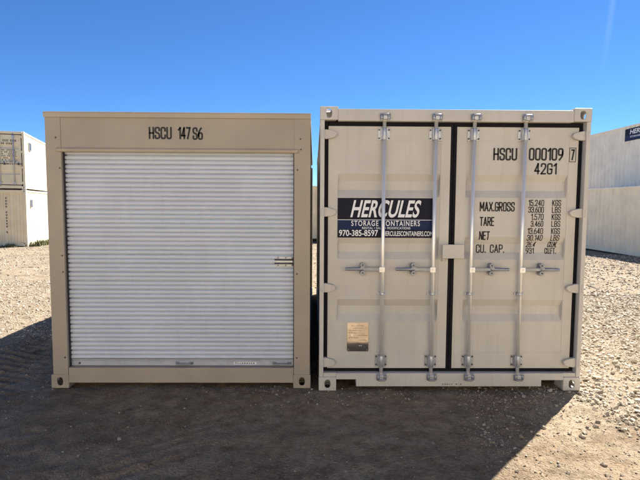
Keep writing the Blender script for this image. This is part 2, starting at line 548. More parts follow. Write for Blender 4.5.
# x0 x1 y0 y1 count median sigma min max clump
build_gravel('gravel', 'loose crushed tan stone scattered over the yard', [
    (1.2, 4.6, -1.9, 2.2, 5600, 0.020, 0.45, 0.007, 0.06, 0.8),
    (2.45, 6.5, -0.9, 5.0, 5000, 0.047, 0.30, 0.025, 0.09, 0.6),
    (2.3, 7.5, -1.0, 5.0, 17000, 0.034, 0.42, 0.012, 0.085, 0.5),
    (3.5, 13.5, 3.5, 14.0, 15000, 0.046, 0.40, 0.018, 0.10, 0.4),
    (-8.5, -2.45, 1.75, 6.5, 13000, 0.024, 0.45, 0.008, 0.06, 0.5),
    (-5.5, -2.45, -0.6, 1.8, 900, 0.018, 0.45, 0.008, 0.05, 0.9),
    (-8.5, -4.0, -0.6, 1.8, 4000, 0.021, 0.45, 0.008, 0.06, 0.5),
    (-17.5, -2.5, 4.5, 18.5, 15000, 0.038, 0.42, 0.015, 0.09, 0.4),
    (-4.6, 2.6, -2.2, 0.14, 2400, 0.0072, 0.40, 0.004, 0.018, 0.6),
    (-4.0, 2.6, -2.0, 0.14, 240, 0.020, 0.35, 0.012, 0.045, 0.9),
    (-0.6, 0.9, -0.35, 0.10, 160, 0.019, 0.4, 0.008, 0.045, 0.2),
    (1.3, 2.6, -0.30, 0.10, 110, 0.022, 0.4, 0.008, 0.05, 0.2),
    (-2.5, 3.5, 4.9, 20.0, 5000, 0.034, 0.4, 0.015, 0.08, 0.4),
    (-6.0, 6.0, -7.0, -2.0, 3000, 0.026, 0.45, 0.01, 0.07, 0.6),
], 21)
build_gravel('fine_gravel', 'fine grit and small chips of stone strewn over the dirt', [
    (1.1, 4.4, -1.9, 1.6, 24000, 0.0095, 0.35, 0.005, 0.02, 0.6),
    (-6.5, -3.3, 1.2, 3.4, 12000, 0.0125, 0.35, 0.006, 0.022, 0.5),
    (-5.0, -2.45, -0.4, 1.8, 4000, 0.0075, 0.35, 0.004, 0.015, 0.7),
    (2.4, 6.5, 0.5, 5.0, 16000, 0.017, 0.35, 0.008, 0.03, 0.4),
    (-8.5, -2.5, 2.5, 7.0, 14000, 0.018, 0.35, 0.008, 0.03, 0.4),
    (-4.4, 2.4, -1.9, 0.1, 9000, 0.0066, 0.3, 0.004, 0.012, 0.7),
], 33, pts=7)

# ------------------------------------------------------------------ lettering
W_ = 0.40
def _g(*paths):
    return paths
R_ = 0.17
GL = {
 'H': (W_, [[(0,0),(0,1)], [(W_,0),(W_,1)], [(0,.5),(W_,.5)]]),
 'S': (W_, [[(W_,.74),(W_,1),(0,1),(0,.56),(W_,.46),(W_,0),(0,0),(0,.26)]]),
 'C': (W_, [[(W_,.70),(W_,1),(0,1),(0,0),(W_,0),(W_,.30)]]),
 'U': (W_, [[(0,1),(0,0),(W_,0),(W_,1)]]),
 '0': (W_, [[(0,0),(W_,0),(W_,1),(0,1),'c']]),
 'O': (W_, [[(0,0),(W_,0),(W_,1),(0,1),'c']]),
 '1': (.2, [[(0,.80),(.2,1,0),(.2,0)]]),
 '2': (W_, [[(0,.74),(0,1),(W_,1),(W_,.60,.25),(0,0,0),(W_,0)]]),
 '3': (W_, [[(0,.78),(0,1),(W_,1),(W_,.53),(.12,.53)], [(.14,.53),(W_,.53),(W_,0),(0,0),(0,.22)]]),
 '4': (W_, [[(.29,0),(.29,1,0),(0,.27,0),(W_,.27)]]),
 '5': (W_, [[(W_-.03,1),(.04,1,0),(.02,.56,0),(W_,.60),(W_,0),(0,0),(0,.22)]]),
 '6': (W_, [[(0,0),(W_,0),(W_,.56),(0,.56),'c'], [(0,.28),(0,.62,.3),(.29,1)]]),
 '7': (W_, [[(0,1),(W_,1,0),(.12,0)]]),
 '8': (W_, [[(0,0),(W_,0),(W_,.52),(0,.52),'c'], [(.02,.52),(W_-.02,.52),(W_-.02,1),(.02,1),'c']]),
 '9': (W_, [[(0,.44),(W_,.44),(W_,1),(0,1),'c'], [(W_,.72),(W_,.38,.3),(.11,0)]]),
 'G': (W_, [[(W_,.72),(W_,1),(0,1),(0,0),(W_,0),(W_,.46,0),(.22,.46)]]),
 'M': (.52, [[(0,0),(0,1)],[(0,1),(.26,.30)],[(.26,.30),(.52,1)],[(.52,1),(.52,0)]]),
 'A': (.44, [[(0,0),(.22,1,0),(.44,0)], [(.07,.30),(.37,.30)]]),
 'X': (.44, [[(0,0),(.44,1)], [(0,1),(.44,0)]]),
 'R': (W_, [[(0,0),(0,1,0),(W_,1),(W_,.48),(0,.48,0)], [(.18,.48),(W_,0)]]),
 'T': (W_, [[(.2,0),(.2,1)], [(-.01,1),(W_+.01,1)]]),
 'E': (.36, [[(.36,1),(0,1,0),(0,0,0),(.36,0)], [(0,.52),(.30,.52)]]),
 'N': (W_, [[(0,0),(0,1,0),(W_,0,0),(W_,1)]]),
 'P': (W_, [[(0,0),(0,1,0),(W_,1),(W_,.46),(0,.46,0)]]),
 'K': (W_, [[(0,0),(0,1)], [(W_,1),(.02,.44)], [(.13,.56),(W_,0)]]),
 'L': (.34, [[(0,1),(0,0,0),(.34,0)]]),
 'B': (W_, [[(0,.53,0),(0,0,0),(W_,0),(W_,.53),(0,.53,0)], [(0,.5),(0,1,0),(W_-.02,1),(W_-.02,.53),(0,.53,0)]]),
 'F': (.36, [[(.36,1),(0,1,0),(0,0)], [(0,.52),(.30,.52)]]),
 '.': (.04, [[(.02,-.01),(.02,.06)]]),
 ' ': (.30, []),
}
def _round(path):
    closed = path[-1] == 'c'
    pts = [p for p in path if p != 'c']
    n = len(pts)
    out = []
    for i, p in enumerate(pts):
        P = Vector(p[:2])
        if not closed and i in (0, n - 1):
            out.append(P); continue
        A, B = Vector(pts[i - 1][:2]), Vector(pts[(i + 1) % n][:2])
        r = p[2] if len(p) > 2 else R_
        if r <= 0:
            out.append(P); continue
        da, db = A - P, B - P
        r = min(r, da.length * 0.49, db.length * 0.49)
        a, b = P + da.normalized() * r, P + db.normalized() * r
        for k in range(6):
            t = k / 5
            out.append(a * (1 - t) ** 2 + P * 2 * t * (1 - t) + b * t * t)
    return out, closed

def split_sharp(paths):
    """cut centre lines at unrounded corners so every straight keeps its full stroke width"""
    out = []
    for p in paths:
        if p[-1] == 'c':
            out.append(p); continue
        cur = [p[0]]
        for q in p[1:-1]:
            cur.append(q)
            if len(q) > 2 and q[2] == 0:
                out.append(cur); cur = [q]
        cur.append(p[-1])
        out.append(cur)
    return out

def stroke_text(s, x0, x1, z0, z1, weight=0.142, gap=0.21, slant=0.0):
    """narrow stencil-painter letters: centre lines with one stroke width; returns MB in x,z, y=0"""
    total = sum(GL[c][0] + gap for c in s) - gap
    h = (z1 - z0) * (1 - weight)
    t = weight * (z1 - z0) / 2
    sx = (x1 - x0 - 2 * t) / total
    mb = MB()
    cx = 0.0
    for c in s:
        w, paths = GL[c]
        for path in split_sharp(paths):
            pl, closed = _round(path)
            Q = [Vector((x0 + t + (cx + p.x) * sx + slant * p.y * h, z0 + t + p.y * h)) for p in pl]
            if not closed:
                # square ends reach half a stroke past the centre line
                d0 = (Q[0] - Q[1]).normalized(); d1 = (Q[-1] - Q[-2]).normalized()
                Q[0] = Q[0] + d0 * t * 0.8; Q[-1] = Q[-1] + d1 * t * 0.8
            n = len(Q)
            Lf, Rt = [], []
            for i in range(n):
                a = Q[i - 1] if (i > 0 or closed) else Q[i]
                b = Q[(i + 1) % n] if (i < n - 1 or closed) else Q[i]
                d1 = (Q[i] - a); d2 = (b - Q[i])
                d1 = d1.normalized() if d1.length > 1e-7 else d2.normalized()
                d2 = d2.normalized() if d2.length > 1e-7 else d1
                n1, n2 = Vector((-d1.y, d1.x)), Vector((-d2.y, d2.x))
                m = n1 + n2
                m = n1 if m.length < 1e-4 else m.normalized()
                k = min(1.0 / max(0.35, m.dot(n1)), 2.0)
                Lf.append(Q[i] + m * t * k); Rt.append(Q[i] - m * t * k)
            vs = [(p.x, 0, p.y) for p in Lf] + [(p.x, 0, p.y) for p in Rt]
            rng = n if closed else n - 1
            mb.add(vs, [(i, n + i, n + (i + 1) % n, (i + 1) % n) for i in range(rng)])
        cx += w + gap
    return mb

def font_text(s, x0, x1, z0, z1, shear=0.0, bold=0.0, spacing=1.0):
    cu = bpy.data.curves.new('lettering', 'FONT')
    cu.body = s
    cu.offset = bold
    cu.space_character = spacing
    cu.fill_mode = 'FRONT' if hasattr(cu, 'fill_mode') else cu.fill_mode
    ob = bpy.data.objects.new('lettering', cu)
    COL.objects.link(ob)
    bpy.context.view_layer.update()
    me = bpy.data.meshes.new_from_object(ob.evaluated_get(bpy.context.evaluated_depsgraph_get()))
    bpy.data.objects.remove(ob)
    bpy.data.curves.remove(cu)
    n = len(me.vertices)
    co = np.zeros(n * 3); me.vertices.foreach_get('co', co); co = co.reshape(-1, 3)
    x, y = co[:, 0], co[:, 1]
    y = (y - y.min()) / (y.max() - y.min())
    x = x - x.min()
    x = x / x.max()
    w = (x1 - x0) - shear * (z1 - z0)
    X = x0 + x * w + shear * y * (z1 - z0)
    Z = z0 + y * (z1 - z0)
    mb = MB()
    mb.add([(a, 0, b) for a, b in zip(X, Z)], [tuple(p.vertices) for p in me.polygons])
    bpy.data.meshes.remove(me)
    return mb

def print_on(name, mbs, mat, parent, surf, zcuts=(), xcuts=(), lift=0.0012):
    """lay flat print on a surface whose depth is surf(x, z)"""
    allm = MB()
    for m in (mbs if isinstance(mbs, list) else [mbs]):
        allm.add(m.v, m.f)
    me = allm.mesh(name)
    b = bmesh.new(); b.from_mesh(me)
    for z in zcuts:
        bmesh.ops.bisect_plane(b, geom=b.verts[:] + b.edges[:] + b.faces[:], plane_co=(0, 0, z), plane_no=(0, 0, 1))
    for x in xcuts:
        bmesh.ops.bisect_plane(b, geom=b.verts[:] + b.edges[:] + b.faces[:], plane_co=(x, 0, 0), plane_no=(1, 0, 0))
    for v in b.verts:
        v.co.y = surf(v.co.x, v.co.z) - lift
    b.normal_update()
    for f in b.faces:
        if f.normal.y > 0:
            f.normal_flip()
    b.to_mesh(me); b.free()
    return link(name, me, mat, parent)

# ------------------------------------------------------------------ container pieces
def casting_mb(W, D, Hh, fx, fy, top):
    """hollow corner casting in the box 0..W,0..D,0..Hh with oval holes in its outer front/back (fy), side (fx) and top/bottom face"""
    mb = MB()
    t = 0.014
    n = 28
    def plate(org, ua, va, na, la, lb, ra, rb):
        # la x lb plate with an oval hole (stadium) of half sizes ra, rb, thickness t along na
        def ring(k):
            ang = 2 * math.pi * (k + 0.5) / n
            c, s = math.cos(ang), math.sin(ang)
            e = 2.6
            hx = ra * math.copysign(abs(c) ** (2 / e), c); hy = rb * math.copysign(abs(s) ** (2 / e), s)
            m = max(abs(c), abs(s))
            return (la / 2 + hx, lb / 2 + hy), (la / 2 + c / m * la / 2, lb / 2 + s / m * lb / 2)
        vs = []
        for dep in (0, t):
            for k in range(n):
                i, o = ring(k)
                for q in (i, o):
                    vs.append(org + ua * q[0] + va * q[1] + na * dep)
        fs = []
        for k in range(n):
            j = (k + 1) % n
            a = 2 * k; b = 2 * j; L = 2 * n
            fs += [(a, a + 1, b + 1, b), (L + a, L + b, L + b + 1, L + a + 1), (a, b, L + b, L + a), (a + 1, L + a + 1, L + b + 1, b + 1)]
        mb.add(vs, fs)
    X, Y, Z = Vector((1, 0, 0)), Vector((0, 1, 0)), Vector((0, 0, 1))
    y0 = 0 if fy < 0 else D
    plate(Vector((0, y0, 0)), X, Z, -Y * fy, W, Hh, 0.026, 0.038)
    x0 = 0 if fx < 0 else W
    plate(Vector((x0, 0, 0)), Y, Z, -X * fx, D, Hh, 0.038, 0.026)
    z0 = Hh if top else 0
    plate(Vector((0, 0, z0)), X, Y, -Z if top else Z, W, D, 0.031, 0.06)
    # closed inner faces
    yb = (D - t, D) if fy < 0 else (0, t)
    mb.box(t, W - t, yb[0], yb[1], t, Hh - t)
    xb = (W - t, W) if fx < 0 else (0, t)
    mb.box(xb[0], xb[1], t, D - t, t, Hh - t)
    zb = (0, t) if top else (Hh - t, Hh)
    mb.box(t, W - t, t, D - t, zb[0], zb[1])
    return mb

def corrugated(mb, length, z0, z1, org, along, outn, pitch=0.278, depth=0.042):
    """trapezoid-ribbed sheet standing on z, running 'length' along a horizontal direction"""
    n = max(1, round(length / pitch)); p = length / n
    prof = [(0, 0)]
    for k in range(n):
        b = k * p
        prof += [(b + p * 0.19, 0), (b + p * 0.35, -depth), (b + p * 0.65, -depth), (b + p * 0.81, 0)]
    prof.append((length, 0))
    vs = []
    for z in (z0, z1):
        for a, d in prof:
            q = org + along * a + outn * d
            vs.append((q.x, q.y, z))
    m = len(prof)
    mb.add(vs, [(i, i + 1, m + i + 1, m + i) for i in range(m - 1)])

def shell(t, W, D, H, mat, casts=('fl', 'fr', 'bl', 'br'), top_casts=True, back='wall', wall_z=(0.16, None), side_inset=0.03, cast_mat=None,
          posts='fb', rails=True):
    """side walls, roof, floor, rails, rear wall and castings of a container whose front lies at y=0"""
    cw, cd, ch = 0.162, 0.178, 0.118
    X, Y = Vector((1, 0, 0)), Vector((0, 1, 0))
    ztop = H - 0.075
    for s in (-1, 1):
        mb = MB()
        x = side_inset if s < 0 else W - side_inset
        corrugated(mb, D - 0.24, 0.15, ztop, Vector((x, 0.12, 0)), Y, Vector((s, 0, 0)))
        part('side_wall', mb, mat, t, fix=False)
        mb = MB()
        a, b = (0.006, 0.066) if s < 0 else (W - 0.066, W - 0.006)
        mb.box(a, b, cd, D - cd, ztop - 0.004, H - 0.012)
        part('top_rail', mb, mat, t, bevel=0.004)
        mb = MB()
        a, b = (0.004, 0.054) if s < 0 else (W - 0.054, W - 0.004)
        mb.box(a, b, cd, D - cd, 0.03, 0.165)
        part('bottom_rail', mb, mat, t, bevel=0.004)
        # rear post
        mb = MB()
        a, b = (0.004, 0.10) if s < 0 else (W - 0.10, W - 0.004)
        mb.box(a, b, D - 0.14, D - 0.004, ch, H - ch)
        part('corner_post', mb, mat, t, bevel=0.006)
    mb = MB()
    mb.box(0.162, W - 0.162, D - 0.09, D - 0.006, 0.03, 0.165)
    part('rear_sill', mb, mat, t, bevel=0.004)
    mb = MB()
    mb.box(0.162, W - 0.162, D - 0.09, D - 0.006, ztop, H - 0.012)
    part('rear_header', mb, mat, t, bevel=0.004)
    mb = MB()
    corrugated(mb, W - 0.2, 0.165, ztop, Vector((W - 0.1, D - 0.03, 0)), -X, Y, 0.25, 0.04)
    part('rear_wall', mb, mat, t, fix=False)
    # roof sheet with cross corrugations
    mb = MB()
    n = max(4, int((D - 0.3) / 0.21))
    prof = []
    for k in range(n + 1):
        yy = 0.14 + (D - 0.28) * k / n
        p = (D - 0.28) / n
        prof += [(yy - p * .2, H - 0.034), (yy - p * .08, H - 0.014), (yy + p * .08, H - 0.014), (yy + p * .2, H - 0.034)]
    vs = [(0.05, y, z) for y, z in prof] + [(W - 0.05, y, z) for y, z in prof]
    m = len(prof)
    mb.add(vs, [(i, m + i, m + i + 1, i + 1) for i in range(m - 1)])
    part('roof', mb, mat, t, fix=False)
    mb = MB()
    mb.box(0.056, W - 0.056, 0.12, D - 0.1, 0.125, 0.152)
    part('floor', mb, 'floor', t)
    lst = []
    for c in casts:
        lst.append((c, False))
        if top_casts:
            lst.append((c, True))
    for c, top in lst:
        if not top_casts and False:
            continue
        fy = -1 if c[0] == 'f' else 1
        fx = -1 if c[1] == 'l' else 1
        mb = casting_mb(cw, cd, ch if top else 0.128, fx, fy, top)
        part('corner_casting', mb, cast_mat or mat, t, ((0 if fx < 0 else W - cw), (-0.004 if fy < 0 else D - cd + 0.004), (H - ch) if top else 0), bevel=0.007, segs=3)

# ================================================================== near right: double-door shipping container
RW, RH, RD = 2.438, 2.591, 4.877
R = thing('shipping_container', 'beige shipping container with double cargo doors, four locking bars and dark name sign', 'container', (0, 0, 0))
shell(R, RW, RD, RH, 'tan')
# front frame: posts, header, sill
for s in (-1, 1):
    mb = MB()
    if s < 0:
        pts = [(0.003, 0.003), (0.042, 0.003), (0.042, 0.05), (0.036, 0.14), (0.003, 0.14)]
    else:
        pts = [(RW - 0.003, 0.003), (RW - 0.042, 0.003), (RW - 0.042, 0.05), (RW - 0.036, 0.14), (RW - 0.003, 0.14)]
    n = len(pts)
    vs = [(x, y, 0.128) for x, y in pts] + [(x, y, RH - 0.118) for x, y in pts]
    mb.add(vs, [tuple(range(n)), tuple(range(2 * n - 1, n - 1, -1))] + [(i, n + i, n + (i + 1) % n, (i + 1) % n) for i in range(n)])
    part('corner_post', mb, 'tan', R, bevel=0.004)
mb = MB(); mb.box(0.162, RW - 0.162, 0.0, 0.11, 2.466, 2.571)
part('header_rail', mb, 'tan', R, bevel=0.005)
mb = MB()
mb.prism([(0.162, 0.106), (0.347, 0.106), (0.347, 0.040), (RW - 0.365, 0.040), (RW - 0.365, 0.100), (RW - 0.162, 0.100), (RW - 0.162, 0.164), (0.162, 0.164)], 0.0, 0.10)
sill = part('door_sill', mb, 'tan', R, bevel=0.003)
# strips above / below the castings that close the frame behind the corner blocks
for a in (0.044, RW - 0.162):
    mb = MB(); mb.box(a, a + 0.118, 0.012, 0.10, 0.128, 0.164)
    part('sill_end', mb, 'tan', R)

DOOR_Y = 0.062
RECS = [(2.003, 1.790), (1.429, 1.219), (0.845, 0.637)]
SL = 0.066; DEP = 0.036
def panel_depth(z):
    for a, b in RECS:
        if b <= z <= a:
            if z > a - SL: return DEP * (a - z) / SL
            if z < b + SL: return DEP * (z - b) / SL
            return DEP
    return 0.0
ZC = []
for a, b in RECS:
    ZC += [a, a - SL, b + SL, b]
def door_mb(x0, x1, px0, px1, z0, z1, pz0=0.345, pz1=2.305):
    mb = MB()
    y = DOOR_Y
    # four frame members, butted
    mb.box(x0, px0, y, y + 0.05, z0, z1)
    mb.box(px1, x1, y, y + 0.05, z0, z1)
    mb.box(px0, px1, y, y + 0.05, z0, pz0)
    mb.box(px0, px1, y, y + 0.05, pz1, z1)
    # pressed panel, 3 mm behind the frame
    zs = sorted([pz0, pz1] + ZC)
    e = 0.006
    rx0, rx1 = px0 + 0.004, px1 - 0.004
    def strip(xa, xb, fa, fb):
        vs = []
        for z in zs:
            vs.append((xa, y + 0.003 + fa(z), z)); vs.append((xb, y + 0.003 + fb(z), z))
        mb.add(vs, [(2 * i, 2 * i + 1, 2 * i + 3, 2 * i + 2) for i in range(len(zs) - 1)])
    zero = lambda z: 0.0
    strip(px0, rx0, zero, zero)
    strip(rx0, rx0 + e, zero, panel_depth)
    strip(rx0 + e, rx1 - e, panel_depth, panel_depth)
    strip(rx1 - e, rx1, panel_depth, zero)
    strip(rx1, px1, zero, zero)
    return mb
DX = [(0.079, 1.190, 0.163, 1.104), (1.246, RW - 0.079, RW - 1.104, RW - 0.163)]
DZ0, DZ1 = 0.194, 2.428
doors = []
for k, (a, b, p0, p1) in enumerate(DX):
    mb = door_mb(a, b, p0, p1, DZ0, DZ1)
    me_ = mb.mesh('door')
    d = link('door', me_, 'tan', R)
    doors.append(d)
# rubber gaskets
def gasket(x0, x1, z0, z1, y0, y1, parent):
    mb = MB(); mb.box(x0, x1, y0, y1, z0, z1)
    return part('gasket', mb, 'rubber', parent, bevel=0.004)
gasket(0.0425, 0.0785, 0.166, 2.4655, 0.064, 0.10, doors[0])
gasket(RW - 0.0785, RW - 0.0425, 0.166, 2.4655, 0.064, 0.10, doors[1])
gasket(1.191, 1.216, DZ0, 2.436, 0.058, 0.10, doors[0])
gasket(1.217, 1.245, DZ0 - 0.004, 2.440, 0.054, 0.10, doors[1])
gasket(0.079, 1.215, 2.429, 2.4655, 0.056, 0.10, doors[0]); gasket(1.216, RW - 0.079, 2.429, 2.4655, 0.0565, 0.10, doors[1])
gasket(0.079, 1.215, 0.1645, 0.193, 0.056, 0.10, doors[0]); gasket(1.216, RW - 0.079, 0.1645, 0.193, 0.0565, 0.10, doors[1])

# hinges
hz = [(2.309, 2.393), (1.611, 1.696), (0.915, 1.000), (0.214, 0.302)]
hinge_me = {}
for s in (-1, 1):
    for (z0, z1) in hz:
        h = z1 - z0
        P = [(0.002, 0.004), (0.060, 0.0), (0.105, 0.006), (0.138, h * 0.22), (0.150, h * 0.42), (0.150, h * 0.62), (0.132, h * 0.80), (0.060, h), (0.002, h - 0.003)]
        mb = MB()
        if s < 0:
            mb.prism(P, 0.022, 0.061)
            mb.tube((0.020, 0.010, 0.006), (0.020, 0.010, h - 0.006), 0.013, 10)
        else:
            mb.prism([(-x, z) for x, z in reversed(P)], 0.022, 0.061)
            mb.tube((-0.020, 0.010, 0.006), (-0.020, 0.010, h - 0.006), 0.013, 10)
        part('hinge', mb, 'tan', doors[0 if s < 0 else 1], ((0.0 if s < 0 else RW), 0, z0), bevel=0.004)

# locking bars with keepers, bearing brackets, guides and handles
ROD_Y = 0.028
BOLT = MB().disc_bolt(0, 0, 0, 0.0085, 0.008).mesh('bolt')
BOLT.materials.append(MAT['bolt'])
ROD_R = 0.017
def bar(x, door, hdir):
    mb = MB(); mb.tube((x, ROD_Y, 0.150), (x, ROD_Y, 2.470), ROD_R, 18)
    part('locking_bar', mb, 'rod', door)
    for top in (True, False):
        # cam on the rod end and keeper on the frame
        zc = 2.499 if top else 0.130
        mb = MB()
        dz = 1 if top else -1
        mb.prism([(x - 0.020, zc - 0.020), (x + 0.006, zc - 0.024), (x + 0.034, zc - 0.012), (x + 0.036, zc + 0.010), (x + 0.012, zc + 0.024), (x - 0.018, zc + 0.022)], -0.022, 0.020)
        part('cam', mb, 'galv', door, bevel=0.006)
        mb = MB()
        for sx in (-1, 1):
            mb.box(x + sx * 0.030 - 0.015, x + sx * 0.030 + 0.015, -0.010, -0.0005, zc - 0.030, zc + 0.034)
            mb.tube((x + sx * 0.031, -0.018, zc - 0.018), (x + sx * 0.031, -0.018, zc + 0.022), 0.0145, 12)
        mb.tube((x - 0.030, -0.022, zc + 0.022 * dz), (x + 0.030, -0.022, zc + 0.022 * dz), 0.010, 10)
        mb.disc_bolt(x + 0.031, -0.030, zc + 0.004, 0.008, 0.006)
        part('cam_keeper', mb, 'galv_dark', R, bevel=0.002)
        # bearing bracket
        zb = 2.358 if top else 0.270
        mb = MB()
        for sx in (-1, 1):
            mb.box(x + sx * 0.039 - 0.015, x + sx * 0.039 + 0.015, DOOR_Y - 0.008, DOOR_Y - 0.0005, zb - 0.056, zb + 0.056)
            mb.box(x + sx * 0.023 - 0.004, x + sx * 0.023 + 0.004, ROD_Y - 0.004, DOOR_Y - 0.002, zb - 0.052, zb + 0.052)
        mb.tube((x, ROD_Y - 0.002, zb - 0.052), (x, ROD_Y - 0.002, zb + 0.052), 0.0205, 16)
        br = part('bearing_bracket', mb, 'galv', door, bevel=0.002)
        for sx in (-1, 1):
            for sz in (-1, 1):
                link('bolt', BOLT, None, door, (x + sx * 0.044, DOOR_Y - 0.008, zb + sz * 0.038))
    # middle guide
    mb = MB()
    zb = 0.902
    mb.box(x - 0.046, x + 0.046, DOOR_Y - 0.004, DOOR_Y - 0.0005, zb - 0.014, zb + 0.014)
    mb.tube((x, ROD_Y, zb - 0.011), (x, ROD_Y, zb + 0.011), 0.022, 14)
    for sx in (-1, 1):
        mb.box(x + sx * 0.022 - 0.004, x + sx * 0.022 + 0.004, ROD_Y, DOOR_Y - 0.003, zb - 0.011, zb + 0.011)
        mb.disc_bolt(x + sx * 0.038, DOOR_Y - 0.004, zb, 0.009, 0.011)
    part('bar_guide', mb, 'galv', door, bevel=0.0015)
    # handle hub, handle, catch
    zh = 1.131
    d = hdir
    mb = MB()
    a, b = sorted((x - d * 0.018, x + d * 0.032))
    mb.box(a, b, ROD_Y - 0.030, ROD_Y + 0.012, zh - 0.026, zh + 0.024)
    mb.disc_bolt(x + d * 0.012, ROD_Y - 0.030, zh, 0.009, 0.006, 8)
    part('handle_hub', mb, 'rod', door, bevel=0.003)
    mb = MB()
    # flat bar, then a rounded grip
    P = [(0.026, -0.015), (0.180, -0.009), (0.182, 0.019), (0.026, 0.016)]
    P = [(x + d * px, zh + pz) for px, pz in P]
    if d < 0: P = P[::-1]
    mb.prism(P, ROD_Y - 0.026, ROD_Y - 0.014)
    mb.tube((x + d * 0.176, ROD_Y - 0.020, zh + 0.005), (x + d * 0.345, ROD_Y - 0.020, zh + 0.004), 0.0165, 12, 0.0145)
    part('handle', mb, 'galv_dark', door, bevel=0.002)
    mb = MB()
    xc = x + d * 0.185
    mb.box(xc - 0.024, xc + 0.024, DOOR_Y - 0.006, DOOR_Y - 0.0005, zh - 0.045, zh + 0.050)
    mb.box(xc - 0.020, xc + 0.020, ROD_Y - 0.012, DOOR_Y - 0.004, zh - 0.010, zh - 0.004)
    mb.prism([(xc - 0.026, zh + 0.010), (xc + 0.026, zh + 0.010), (xc + 0.018, zh + 0.026), (xc - 0.018, zh + 0.026)], ROD_Y - 0.036, DOOR_Y - 0.002)
    mb.tube((xc, DOOR_Y - 0.004, zh + 0.040), (xc, ROD_Y - 0.028, zh + 0.040), 0.021, 14)
    mb.tube((xc, DOOR_Y - 0.004, zh - 0.032), (xc, ROD_Y - 0.030, zh - 0.032), 0.023, 14)
    part('handle_catch', mb, 'galv_dark', door, bevel=0.002)
    link('rivet', BOLT, None, door, (xc, ROD_Y - 0.026, zh + 0.040)); link('rivet', BOLT, None, door, (xc, ROD_Y - 0.028, zh - 0.030))
bar(0.580, doors[0], -1)
bar(1.045, doors[0], -1)
bar(1.393, doors[1], 1)
bar(1.855, doors[1], 1)

# lock cover plate across the meeting stiles
mb = MB()
mb.box(1.122, 1.320, -0.002, 0.012, 1.236, 1.362)
mb.box(1.262, 1.318, 0.012, DOOR_Y - 0.001, 1.240, 1.358)
part('lock_cover', mb, 'tan', doors[1], bevel=0.003)
mb = MB(); mb.box(1.132, 1.152, 0.030, DOOR_Y - 0.001, 1.205, 1.236); mb.disc_bolt(1.142, 0.030, 1.218, 0.008, 0.006)
part('lock_staple', mb, 'tan', doors[0], bevel=0.002)

# painted numbers
def door_surf(x, z):
    for a, b, p0, p1 in DX:
        if p0 < x < p1:
            if p0 + 0.004 < x < p1 - 0.004:
                return DOOR_Y + 0.003 + panel_depth(z)
            return DOOR_Y + 0.003
    return DOOR_Y
def fd(x0, z0, x1, z1):
    """extent measured on the frame plane, carried back to the door plane"""
    k = lambda x: 1.0152 * x + 0.0007
    q = lambda z: 1.0152 * z - 0.026
    return k(x0), k(x1), q(z0), q(z1)
T = []
T.append(stroke_text('HSCU', *fd(1.557, 2.123, 1.774, 2.236)))
T.append(stroke_text('000109', *fd(1.878, 2.124, 2.192, 2.238)))
T.append(stroke_text('42G1', *fd(1.932, 2.0, 2.137, 2.103)))
x0, x1, z0, z1 = fd(2.243, 2.112, 2.304, 2.241)
T.append(stroke_text('7', *fd(2.257, 2.127, 2.292, 2.227)))
bx = MB()
w = 0.006
for (a, b, c, d_) in ((x0, x1, z1 - w, z1), (x0, x1, z0, z0 + w), (x0, x0 + w, z0 + w, z1 - w), (x1 - w, x1, z0 + w, z1 - w)):
    bx.add([(a, 0, c), (b, 0, c), (b, 0, d_), (a, 0, d_)], [(0, 1, 2, 3)])
T.append(bx)
xc = [p for a, b, p0, p1 in DX for p in (p0, p1, p0 + 0.004, p1 - 0.004)]
for t_ in T:
    print_on('lettering', t_, 'ink', doors[1], door_surf, ZC, xc)
T = []
for s, e in (('MAX.GROSS', (1.448, 1.665, 1.768, 1.752)), ('TARE', (1.452, 1.533, 1.586, 1.616)), ('NET', (1.451, 1.406, 1.549, 1.486)), ('CU. CAP.', (1.436, 1.285, 1.700, 1.363))):
    T.append(stroke_text(s, *fd(*e), weight=0.135))
rows = [('15.240', 'KGS', 1.716, 1.773), ('33.600', 'LBS', 1.655, 1.711), ('1.570', 'KGS', 1.589, 1.647), ('3.460', 'LBS', 1.528, 1.583),
        ('13.640', 'KGS', 1.461, 1.518), ('30.140', 'LBS', 1.400, 1.455)]
for num, unit, a, b in rows:
    xl = 1.891 if len(num) == 6 else 1.918
    T.append(stroke_text(num, *fd(xl, a, 2.034, b), weight=0.135))
    T.append(stroke_text(unit, *fd(2.107, a, 2.189, b), weight=0.135))
T.append(stroke_text('26.4', *fd(1.893, 1.339, 1.978, 1.393), weight=0.135, slant=0.25))
T.append(stroke_text('CU.M.', *fd(2.090, 1.339, 2.176, 1.393), weight=0.135, slant=0.25))
T.append(stroke_text('931', *fd(1.896, 1.279, 1.972, 1.333), weight=0.135))
T.append(stroke_text('CU.FT.', *fd(2.070, 1.279, 2.176, 1.333), weight=0.135))
for t_ in T:
    print_on('lettering', t_, 'ink', doors[1], door_surf, ZC, xc)
T = [stroke_text('147 A', 1.146, 1.200, 0.062, 0.070)] if False else []
mb = MB()
for x in np.arange(1.146, 1.315, 0.021):
    wd = rnd.uniform(0.008, 0.016)
    if rnd.random() < 0.75 and x < 1.24 or rnd.random() < 0.35:
        mb.add([(x, 0, 0.058), (x + wd, 0, 0.058), (x + wd, 0, 0.066), (x, 0, 0.066)], [(0, 1, 2, 3)])
print_on('scuff_mark', mb, 'ink', sill, lambda x, z: 0.0)

